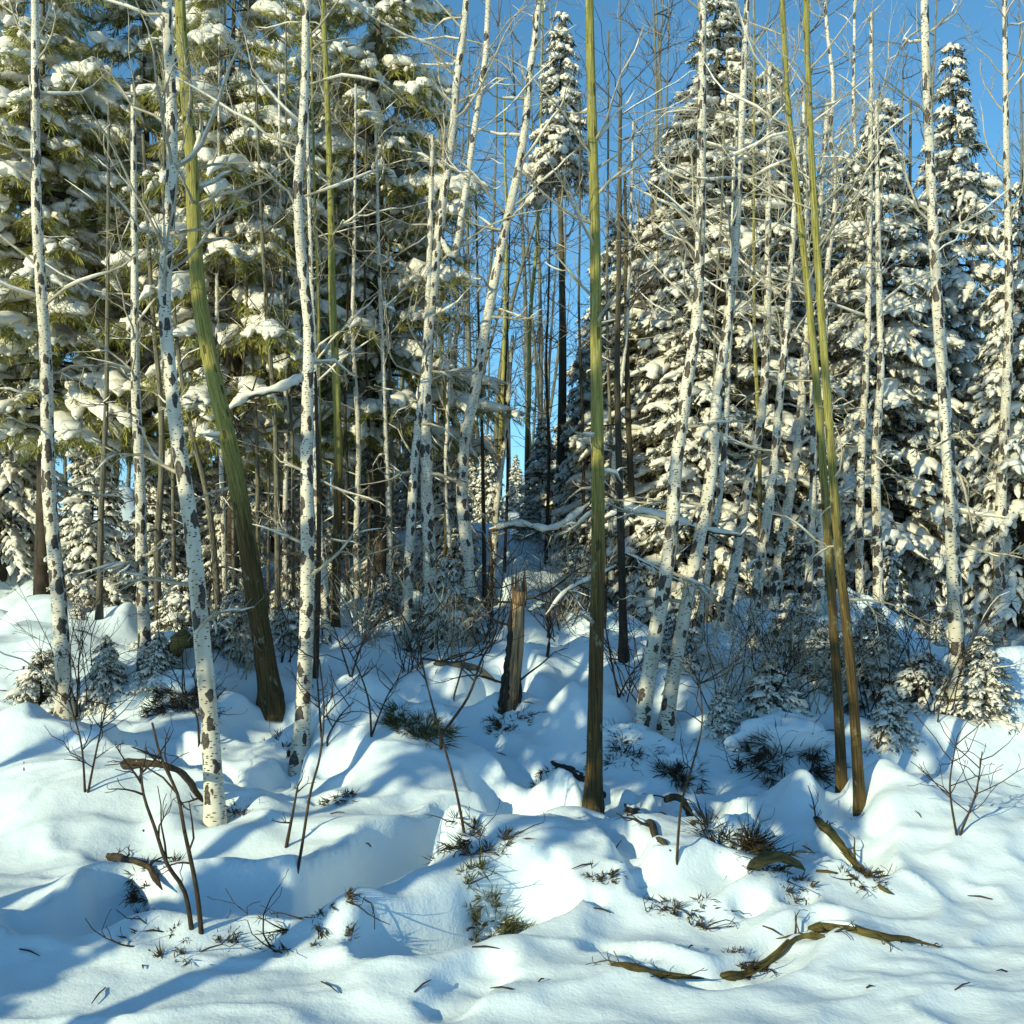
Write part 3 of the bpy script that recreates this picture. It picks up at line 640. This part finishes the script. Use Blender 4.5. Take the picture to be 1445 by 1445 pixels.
# ------------------------------------------------------------------ bare bushes holding snow
def bush(label, px, py, hp, n=9, material='twig'):
    g = ground(px, py); D = g[1]; root = thing('bare_bush', label, 'bush', g, 'bare bushes holding snow'); mb, sn = MB(), MB(); h = hp / F * D
    for _ in range(n):
        az = RNG.uniform(0, 6.28); twig(mb, g + np.array([RNG.normal(0, .06), RNG.normal(0, .06), -.03]), np.array([.4 * math.cos(az), .4 * math.sin(az), 1]), h * RNG.uniform(.6, 1.05), .006 * D / 9, 2, .1, .45, 5, (3, 6), sn)
    mb.build('stems', M[material], root, origin=g)
    if sn.n: sn.build('snow_cover', M['bough_snow'], root, origin=g)
for a in [('pale snowy bush left of the wide dark tussock', 1035, 1010, 170, 12, 'pale_twig'), ('pale snowy bush directly behind the wide dark tussock', 1105, 1000, 190, 12, 'pale_twig'), ('pale snowy bush left of the olive twin trunk feet', 1155, 1000, 200, 12, 'pale_twig'),
          ('pale snowy bush between forked birch foot and stump', 640, 930, 150, 12, 'pale_twig'), ('pale snowy bush left of the slender birch foot', 350, 960, 180, 12, 'pale_twig'), ('pale snowy bush between slender birch and birch clump', 520, 910, 170, 12, 'pale_twig'),
          ('pale snowy bush against the tall olive trunk on its left', 800, 880, 150, 12, 'pale_twig'), ('bush of fine twigs between the leaning olive trunk and the slender birch', 398, 930, 260), ('bush of fine twigs just behind the peeling paper birch', 268, 1000, 270), ('bush of fine twigs right of the brown based trunk', 510, 890, 190),
          ('bush of fine twigs between the birch clump and the stump', 690, 905, 190), ('bush of fine twigs left of the leaning birch pair', 892, 985, 200), ('bush of fine twigs right of the leaning birch pair', 1010, 1010, 230),
          ('bush of fine twigs below the short footed birch', 1100, 985, 210), ('bush of fine twigs right of the olive twin trunks', 1240, 1010, 280), ('bush of fine twigs beside the stump on its right', 780, 900, 130),
          ('bush of fine twigs under the far right birch', 1325, 1010, 260), ('bush of fine twigs under the far left birch', 118, 1010, 260), ('bush of fine twigs behind the brown based trunk', 450, 880, 220),
          ('bush of fine twigs in front of the birch clump', 585, 945, 130)]: bush(*a)

# ------------------------------------------------------------------ far wood
mb = MB()
for q in range(230):
    d = RNG.uniform(23, 50); x = RNG.uniform(-.62, .62) * d; z = h1(x, d); H = RNG.uniform(6, 14)
    p = np.array([x, d, z]); top = p + np.array([RNG.normal(0, .5), 0, H])
    P = spline([p, (p + top) / 2 + RNG.normal(0, .2, 3), top], .8); tube(mb, P, np.linspace(RNG.uniform(.05, .1), .012, len(P)), 5, cap=False)
    for b in range(14):
        i = RNG.integers(len(P) // 3, len(P)); az = RNG.uniform(0, 6.28)
        twig(mb, P[i], np.array([math.cos(az), .5 * math.sin(az), RNG.uniform(.2, 1)]), RNG.uniform(.8, 2.0), .018, 1, .3, .5, 3, (3, 5))
tag(mb.build('far_forest', M['grey_bark']), 'tangle of thin bare grey trees far beyond the clearing', 'forest', kind='stuff')

# ------------------------------------------------------------------ broken stump
g = ground(720, 994); D = g[1]
root = thing('broken_stump', 'splintered orange brown dead stump standing on the central snow slope', 'stump', g)
P = spline([g - np.array([0, 0, .15]), g, ray(727, 930, D), ray(731, 870, D), ray(733, 835, D)], .03); n = len(P); k = 22; w0 = 22 / F * D / 2
lump = .30 * fbm(np.arange(k)[None] * 1.1 + np.zeros((n, 1)), np.arange(n)[:, None] * .05, 3) + .08 * fbm(np.arange(k)[None] * 3.1 + np.zeros((n, 1)), np.arange(n)[:, None] * .3, 2)
mb = MB(); tube(mb, P, w0 * np.linspace(1.15, .72, n), k, lump=lump); mb.build('trunk', M['dead_wood'], root, origin=g)
mb = MB()                                              # slabs of dark bark still clinging to the left and the foot
for th, lo_, hi_ in ((3.3, 0, .95), (2.7, 0, .6), (4.0, 0, .45), (.2, 0, .38), (5.2, 0, .22), (3.7, .4, .8)):
    i0, i1 = int(lo_ * n), max(int(hi_ * n), int(lo_ * n) + 4); sl = P[i0:i1].copy(); m = len(sl)
    th_ = th + .25 * fbm(np.arange(m) * .15, np.zeros(m) + th, 2)
    rr = w0 * np.linspace(1.15, .72, n)[i0:i1] * 1.0
    sl[:, 0] += rr * np.cos(th_); sl[:, 1] += rr * np.sin(th_); tube(mb, sl, .42 * w0 * RNG.uniform(.75, 1.2, m) * np.clip((m - np.arange(m)) / 5, .15, 1), 7, rough=.2)
mb.build('bark', M['dark_bark'], root, origin=g)
mb = MB()
for a in range(15):                                    # splinters standing up round the break
    th = a * .42; r = w0 * .62; b = P[-1] + np.array([math.cos(th) * r, math.sin(th) * r, -.10]); h = RNG.uniform(.08, .22) * (1.7 if a in (6, 7, 8) else 1)
    sp = spline([b, b + np.array([RNG.normal(0, .008), 0, h * .6]), b + np.array([RNG.normal(.006, .012), 0, h + .06])], .03); tube(mb, sp, np.linspace(.017, .0015, len(sp)), 5, rough=.25)
mb.build('splinters', M['dead_wood'], root, origin=g)
mb = MB(); dome(mb, P[-1] + np.array([-.01, .01, -.01]), w0 * .55, w0 * .5, .05); mb.build('snow_cover', M['snow'], root, origin=g)
mb = MB()
for s, py, ln in ((1, 848, .75), (-1, 850, .5), (-1, 884, .45), (1, 965, .55), (-1, 968, .6)):
    twig(mb, ray(728, py, D), np.array([s, -.25, .12]), ln, .010, 1, .1, .45, 5, (2, 4))
mb.build('crown', M['twig'], root, origin=g)

# ------------------------------------------------------------------ fallen branches and logs
def log(name, label, pix, wpx, up=.35, snow=.5, material='log', stubs=3, lift=None, cat='branch', taper=.55):
    pts = []
    for n_, (a, b) in enumerate(pix):
        gnd = ground(a, b)
        w = wpx / F * gnd[1] / 2
        z = gnd[2] + w * (2 * up - .75) + (0 if lift is None else lift[n_])
        # stay on the pixel's sight line: step back along it by the lift
        d = (EYE - z) * F / max(40, (b - HY)) if b > HY + 60 else gnd[1]
        d = .5 * d + .5 * gnd[1] if lift is None else d
        pts.append(np.array([(a - CX) / F * d, d, z]))
    P = spline(pts, .03); n = len(P); r0 = wpx / F * P[0][1] / 2; k = 12
    lump = .5 * fbm(np.arange(k)[None] * .9 + np.zeros((n, 1)), np.arange(n)[:, None] * .16 + RNG.random() * 40, 3)
    P = P + .9 * r0 * np.stack([fbm(np.arange(n) * .2, np.zeros(n) + q, 2) for q in (1., 5., 9.)], 1)
    base = P[n // 2].copy()
    root = thing(name, label, cat, base)
    R = np.linspace(1, taper, n) * r0 * (1 + .45 * fbm(np.arange(n) * .13, np.zeros(n) + RNG.random() * 30, 3)); R[0] *= .35; R[1] *= .8; R[-1] *= .2; R[-2] *= .6
    mb = MB(); tube(mb, P, R, k, lump=lump)
    for _ in range(stubs):
        i = RNG.integers(2, n - 2)
        twig(mb, P[i], np.array([RNG.normal(0, 1), RNG.normal(0, .7), RNG.uniform(-.05, .3)]), RNG.uniform(.06, .24), r0 * .3, 1, 0, .5, 5)
    mb.build('wood', M[material], root, origin=base)
    if snow:
        sn = MB(); i = 1
        while i < n - 4:
            l = int(RNG.integers(4, 14)); j = min(n - 1, i + l)
            if RNG.random() < snow and j - i >= 3:
                s = P[i:j + 1].copy(); m = len(s); u = np.linspace(-1, 1, m); rr = R[i:j + 1] * .85 * np.sqrt(np.maximum(.05, 1 - u ** 2)) * RNG.uniform(.85, 1.1, m); s[:, 2] += R[i:j + 1] * .65
                s[:, 1] += r0 * .25; tube(sn, s, rr, 9, .6, .1)
            i = j + int(RNG.integers(0, 4))
        if sn.n: sn.build('snow_cover', M['snow'], root, origin=base)
    return root
log('fallen_branch', 'bare brown branch lying straight in the front snow, left of the other two', [(862, 1364), (900, 1370), (940, 1381), (992, 1390)], 13, snow=.45, stubs=6)
log('fallen_branch', 'mossy crooked branch rising to the right in the front snow', [(1018, 1382), (1048, 1380), (1080, 1362), (1112, 1336), (1140, 1325), (1166, 1323)], 15, snow=.4, stubs=6)
log('fallen_branch', 'mossy branch bowed over a drift at the front right', [(1142, 1313), (1180, 1309), (1215, 1320), (1250, 1327), (1300, 1334)], 16, snow=.4, stubs=5)
log('fallen_log', 'fallen pole with side twigs slanting below the olive twin trunks', [(1150, 1156), (1178, 1190), (1205, 1222), (1240, 1250), (1262, 1264)], 13, snow=.4, stubs=8, cat='log')
log('fallen_log', 'thick arched root bare of snow beside the dark grass clump', [(1056, 1228), (1078, 1217), (1100, 1213), (1120, 1222), (1136, 1231)], 15, snow=0, lift=[0, .05, .06, .03, 0], cat='root', taper=.7)
log('fallen_log', 'dark log slanting behind the foot of the tall straight olive trunk', [(775, 1076), (812, 1096), (850, 1117), (885, 1139), (915, 1165), (946, 1198)], 13, snow=.85, cat='log', up=.2, stubs=6, material='dark_bark')
log('fallen_branch', 'dark curved bough sagging by the foot of the peeling paper birch', [(170, 1080), (205, 1080), (240, 1086), (268, 1106), (286, 1132)], 14, snow=.3, lift=[.1, .12, .1, .05, 0], material='twig')
log('fallen_log', 'mossy snowed log end tilted beside the whitish left birch', [(240, 925), (258, 905), (276, 893)], 22, snow=.9, cat='log', lift=[0, .05, .1], taper=.9)
log('fallen_branch', 'grey fallen branch reaching the broken stump from the left', [(612, 938), (640, 940), (668, 948), (702, 968)], 11, snow=.5, material='grey_bark')
log('fallen_log', 'short dark log chunk in the right snow past the arched root', [(1152, 1232), (1168, 1233), (1182, 1235)], 13, snow=.3, stubs=0, cat='log', taper=.95)
log('fallen_root', 'claw shaped dark root poking out right of the olive trunk foot', [(938, 1130), (950, 1127), (962, 1132), (974, 1152), (978, 1165)], 10, snow=0, lift=[0, .05, .05, .02, 0], material='twig', cat='root')
log('fallen_branch', 'dark bough end curling from the snow at the left edge', [(150, 1210), (190, 1220), (212, 1232), (228, 1262)], 12, snow=.2, material='twig')

# ------------------------------------------------------------------ saplings: each stem follows the photograph
def sapling(label, stems, wpx=4, lev=1, nt=7, ln=(.12, .35), group='bare saplings poking out of the snow', base=None, up=.35):
    g = ground(*(base or stems[0][0])); D = g[1]; root = thing('sapling', label, 'sapling', g, group)
    for st in stems:
        mb = MB(); pts = [np.array(ray(st[0][0], st[0][1], D))]
        pts = [pts[0] - np.array([0, 0, .06])] + [pts[0]] + [ray(a, b, D) + np.array([0, RNG.normal(0, .02), 0]) for a, b in st[1:]]
        P = spline(pts, .04); n = len(P); w = wpx / F * D / 2
        tube(mb, P, np.linspace(w, w * .4, n), 7)
        for _ in range(nt):
            i = int(RNG.uniform(.35, .98) * n); s = RNG.choice([-1, 1])
            twig(mb, P[min(i, n - 1)], np.array([s * RNG.uniform(.5, 1), RNG.normal(0, .5), RNG.uniform(.2, 1)]), RNG.uniform(*ln), w * .45, lev, up, .5, 4, (1, 3))
        mb.build('stem', M['twig'], root, origin=g)
sapling('two stemmed bare sapling rooted in the blue gully at the lower left', [[(284, 1318), (276, 1250), (265, 1168), (250, 1120), (228, 1070), (214, 1020)], [(272, 1328), (258, 1262), (240, 1215), (222, 1165), (205, 1120), (192, 1080)]], 8, nt=6)
sapling('single bare stem with one drooping twig before the left snow bank', [[(418, 1243), (426, 1190), (437, 1120), (452, 1065), (457, 1000), (452, 930)]], 5, nt=4)
sapling('short thick stub of a stem left of the single bare stem', [[(404, 1196), (412, 1150), (421, 1108)]], 6, nt=3, ln=(.06, .15))
sapling('tall thin leaning sapling rooted in the central hollow', [[(655, 1176), (641, 1105), (617, 1020), (601, 960), (588, 905), (556, 850)], [(622, 1040), (660, 985), (680, 930), (700, 890), (712, 790)], [(594, 930), (640, 935), (690, 920)]], 4.5, nt=9, base=(655, 1176))
sapling('upright thin sapling in the right snow below the leaning birches', [[(955, 1220), (962, 1140), (975, 1085), (990, 1020), (985, 950)]], 4.5, nt=8)
sapling('many twigged sapling on the drift left of the central hollow', [[(524, 1040), (520, 985), (498, 930), (478, 900)], [(524, 1040), (545, 985), (560, 960)]], 3.5, nt=8)
sapling('bare sapling bending left near the olive twin trunks', [[(1108, 1010), (1096, 975), (1078, 955)], [(1122, 1012), (1130, 970), (1166, 955)]], 3.5, nt=5)
sapling('twiggy sapling between the tall olive trunk and the leaning birches', [[(873, 985), (862, 930), (850, 860), (846, 830)], [(873, 985), (890, 950), (912, 925)]], 3.5, nt=7)
sapling('low twigs sticking out of the snow by the right edge', [[(1237, 1060), (1242, 1040), (1262, 1010)], [(1237, 1230), (1243, 1190), (1245, 1165)]], 4, nt=4, ln=(.05, .15), base=(1237, 1060))
sapling('short wispy twigs on the snow above the fallen pole', [[(1152, 1165), (1146, 1130), (1140, 1108)], [(1212, 1200), (1225, 1175), (1236, 1162)]], 3, nt=3, ln=(.05, .15), base=(1152, 1165))
sapling('spindly shrub before the peeling paper birch', [[(281, 1050), (276, 1010), (262, 985), (240, 975)], [(285, 1050), (297, 1000), (320, 970)]], 4, nt=8)
sapling('spindly shrub in the blue pocket under the slender birch', [[(455, 1060), (450, 1000), (446, 930), (442, 860)], [(462, 1042), (480, 1010), (500, 990)]], 3.5, nt=8)
sapling('dark forked twig on the snow right of the slender birch', [[(495, 960), (505, 925), (520, 890), (548, 860)], [(495, 960), (482, 915), (470, 880)]], 3.5, nt=6)
sapling('thin whip standing behind the fallen grey branch', [[(640, 985), (650, 950), (664, 900), (672, 850)]], 3, nt=6)
sapling('bare shrub left of the far left drift', [[(120, 1120), (112, 1050), (95, 990)], [(124, 1120), (138, 1050), (150, 985)]], 4, nt=9)
sapling('bare shrub right of the bowed mossy branch', [[(1350, 1180), (1342, 1110), (1350, 1040)], [(1354, 1180), (1375, 1120), (1385, 1060)]], 4, nt=9)

# arched, snow lined boughs
def arched(label, pix, d, wpx):
    P = spline([ray(a, b, d) for a, b in pix], .05); n = len(P); base = P[0].copy(); base[2] = h1(base[0], base[1])
    root = thing('arched_sapling', label, 'sapling', base, 'saplings bent down under snow')
    lead = spline([base - np.array([0, 0, .1]), (base + P[0]) / 2 + np.array([.03, 0, 0]), P[0]], .06)
    full = np.vstack([lead[:-1], P]); mb = MB(); w = wpx / F * d / 2
    tube(mb, full, np.linspace(w, w * .35, len(full)), 7); sn = MB()
    s = P.copy(); s[:, 2] += w * 1.1; rr = w * RNG.uniform(1.0, 2.2, n) * np.clip(np.minimum(np.arange(n), np.arange(n)[::-1]) / 2, .2, 1); tube(sn, s, rr, 8, .8, .15)
    for _ in range(16):
        i = RNG.integers(2, n); twig(mb, P[i], np.array([RNG.normal(0, 1), RNG.normal(0, .5), RNG.normal(-.2, .5)]), RNG.uniform(.15, .45), w * .4, 1, -.2, .5, 4, (1, 3), sn)
    mb.build('stem', M['twig'], root, origin=base); sn.build('snow_cover', M['bough_snow'], root, origin=base)
arched('snow lined bough arching right from the dark brown trunks', [(850, 735), (880, 722), (910, 724), (950, 735), (1000, 750), (1045, 757)], 9.6, 7)
arched('snow lined bough sagging low beside the tall olive trunk', [(690, 750), (730, 742), (780, 748), (830, 715)], 11.5, 7)
arched('snow lined bough bridging the slender birch and the leaning olive trunk', [(445, 525), (410, 545), (380, 555), (350, 562), (312, 590)], 9.4, 9)
arched('snow lined bough hooking down under the broken stump top', [(770, 870), (800, 835), (840, 815), (870, 800)], 9.0, 5)

# ------------------------------------------------------------------ dead grass, moss and twig clumps in the hollows
def clump(name, label, px, py, rx, h, n, material='litter', cat='grass clump', hang=.2, twigs=8, group='dead grass clumps in the hollows', cap=0):
    g = ground(px, py); root = thing(name, label, cat, g, group); mb = MB(); n = int(n * 1.8)
    n *= 2; T = max(6, n // 22); per = n // T; n = T * per      # tufts, each a spray of blades out of one foot
    a = RNG.uniform(0, 6.28, T); r = np.sqrt(RNG.random(T)) * rx
    c = np.stack([g[0] + r * np.cos(a), g[1] + r * np.sin(a) * .6, np.zeros(T)], 1); c[:, 2] = height(c[:, 0], c[:, 1]) - .015
    c[:, 2] += h * .5 * np.maximum(0, 1 - (r / rx) ** 2) * RNG.random(T)
    td = np.stack([np.cos(a) * .6, np.sin(a) * .4 - hang, RNG.uniform(-.45, .3, T)], 1) + RNG.normal(0, .5, (T, 3)); tl = RNG.uniform(.6, 1.35, T) * h
    pos = np.repeat(c, per, 0) + RNG.normal(0, .006, (n, 3)); dd = np.repeat(td, per, 0) + RNG.normal(0, .5, (n, 3))
    ln = np.repeat(tl, per) * RNG.uniform(.4, 1.1, n)
    blades(mb, pos, dd, ln, RNG.uniform(.0013, .0034, n) * (1 + 3 * h))
    mb.build('grass' if material == 'litter' else 'moss', M[material], root, False, origin=g)
    mb = MB()
    for _ in range(twigs):
        i = RNG.integers(0, n); twig(mb, pos[i], dd[i] * np.array([1, 1, .3]), RNG.uniform(.5, 1.3) * rx, .004, 1, -.1, .7, 4, (1, 3))
    if twigs: mb.build('twigs', M['twig'], root, origin=g)
    if cap:
        mb = MB()
        y = g[1] + rx * .5; dome(mb, (g[0], y, h1(g[0], y) - h * .05), rx * 1.05, rx * .62, h * .75)
        mb.build('snow_cover', M['snow'], root, origin=g)
    return root
clump('moss_clump', 'mossy clump in the blue hollow at the front centre', 697, 1318, .15, .09, 420, 'moss', 'moss', twigs=8)
clump('moss_clump', 'mossy clump in the hollow left of the broken stump', 592, 1026, .22, .15, 420, 'moss', 'moss', twigs=10, cap=2)
clump('grass_clump', 'dark twiggy litter under the bank of the central hollow', 668, 1184, .24, .08, 260, twigs=16)
clump('grass_clump', 'dead grass strip in the long blue gully', 440, 1300, .26, .06, 200, twigs=10)
clump('grass_clump', 'twig litter around the two stemmed sapling', 270, 1330, .24, .05, 200, twigs=12)
clump('grass_clump', 'black tussock of dead grass hanging above the arched root', 1040, 1190, .17, .17, 420, hang=.5, cap=2)
clump('grass_clump', 'wide dark tussock under the drift left of the olive twin trunk feet', 1105, 1062, .34, .18, 420, hang=.5, twigs=18, cap=4)
clump('grass_clump', 'small dark tussock between the tall olive trunk and the wide tussock', 958, 1092, .14, .14, 260, hang=.5, cap=2)
clump('grass_clump', 'flat strip of litter on the snow left of the arched root', 965, 1286, .16, .05, 220)
clump('grass_clump', 'thin litter streak above the mossy crooked branch', 1048, 1360, .10, .05, 120)
clump('grass_clump', 'dark heap of twigs behind the peeling paper birch', 252, 985, .26, .14, 420, twigs=16, cap=3)
clump('grass_clump', 'twigs along the blue bank right of the peeling paper birch', 350, 1140, .16, .05, 200, twigs=8)
clump('grass_clump', 'dark litter under the snow lip beside the slender birch foot', 400, 1052, .2, .08, 260, twigs=8)
clump('grass_clump', 'litter pocket on the left flank of the central snow mound', 480, 1128, .11, .06, 160, twigs=6)
clump('grass_clump', 'small dark tuft at the bend of the log behind the olive trunk', 775, 1092, .12, .06, 140, twigs=5)
clump('grass_clump', 'litter under the drip of the broken stump', 715, 1020, .16, .08, 200, twigs=8)
clump('grass_clump', 'wet dark litter in the curled pocket at the front right of centre', 850, 1238, .09, .05, 120, twigs=4)
clump('grass_clump', 'dark tuft just below the leaning birch pair', 880, 1050, .2, .12, 300, hang=.4, cap=2)
clump('grass_clump', 'broken bough litter beside the arched root', 1115, 1240, .14, .05, 180, twigs=8)
clump('grass_clump', 'scattered litter along the fallen pole', 1215, 1240, .16, .05, 160, twigs=8)
clump('grass_clump', 'dark litter under the left edge bough', 215, 1262, .16, .07, 200, twigs=8)

# ------------------------------------------------------------------ twig bits and bark flakes too many to count
mb = MB()
for _ in range(520):
    y = RNG.uniform(4.0, 12); x = RNG.uniform(-.55, .55) * y
    if y < 7.5 and RNG.random() < .72: continue
    z = h1(x, y); a = RNG.uniform(0, 6.28); l = RNG.uniform(.02, .12)
    d = np.array([math.cos(a), math.sin(a), 0]); p = np.array([x, y, z + .004]); q = p + d * l
    q[2] = h1(q[0], q[1]) + .012
    if abs(q[2] - p[2]) > .04: continue
    tube(mb, [p, (p + q) / 2 + np.array([0, 0, .006]), q], [.003, .004, .002], 4)
tag(mb.build('twig_litter', M['twig']), 'small dark twigs and bark flakes strewn over the snow', 'litter', kind='stuff')

# the snow sheet itself, once the stems that shape it stand
GX, GY = np.meshgrid(gx, gy)
GZ = height(GX, GY, True)
ny, nx = GX.shape
i, j = np.meshgrid(np.arange(ny - 1), np.arange(nx - 1), indexing='ij')
mb = MB(); mb.add(np.stack([GX, GY, GZ], -1).reshape(-1, 3), np.stack([i * nx + j, i * nx + j + 1, (i + 1) * nx + j + 1, (i + 1) * nx + j], -1).reshape(-1, 4))
tag(mb.build('snow_ground', M['snow']), 'deep hummocky snow covering the forest floor', 'snow', kind='structure')

# ------------------------------------------------------------------ light, sky, camera
EL, AZ = 20.5, -42                                       # low sun, behind the viewer on the left
s = Vector((math.sin(math.radians(AZ)) * math.cos(math.radians(EL)), -math.cos(math.radians(AZ)) * math.cos(math.radians(EL)), math.sin(math.radians(EL))))
L = bpy.data.lights.new('sun', 'SUN'); L.energy = 4.0; L.angle = math.radians(.55); L.color = (1, .94, .58)
lo = bpy.data.objects.new('sun', L); C.objects.link(lo); lo.rotation_euler = s.to_track_quat('Z', 'Y').to_euler(); lo.location = (8, -12, 14)
W = bpy.data.worlds.new('World'); bpy.context.scene.world = W; W.use_nodes = True; nt = W.node_tree
sky = nt.nodes.new('ShaderNodeTexSky'); sky.sky_type = 'NISHITA'; sky.sun_disc = False
sky.sun_elevation = math.radians(EL); sky.sun_rotation = math.radians(180 - AZ); sky.altitude = 1500; sky.air_density = 1.0; sky.dust_density = .2; sky.ozone_density = 6.5
bg = nt.nodes['Background']; hs = nt.nodes.new('ShaderNodeHueSaturation'); hs.inputs['Hue'].default_value = .478; nt.links.new(sky.outputs[0], hs.inputs['Color']); nt.links.new(hs.outputs[0], bg.inputs[0]); bg.inputs[1].default_value = .15

cam = bpy.data.cameras.new('camera'); co = bpy.data.objects.new('camera', cam); C.objects.link(co)
co.location = (0, 0, EYE); co.rotation_euler = (math.radians(90), 0, 0)
cam.sensor_width = 36; cam.sensor_fit = 'HORIZONTAL'; cam.lens = 36 * F / 1445; cam.shift_y = (HY - 722.5) / 1445
cam.clip_start = .05; cam.clip_end = 1500
S = bpy.context.scene; S.camera = co
S.view_settings.view_transform = 'Standard'; S.view_settings.look = 'None'; S.view_settings.exposure = .24; S.view_settings.gamma = 1
S.cycles.max_bounces = 6; S.cycles.diffuse_bounces = 3
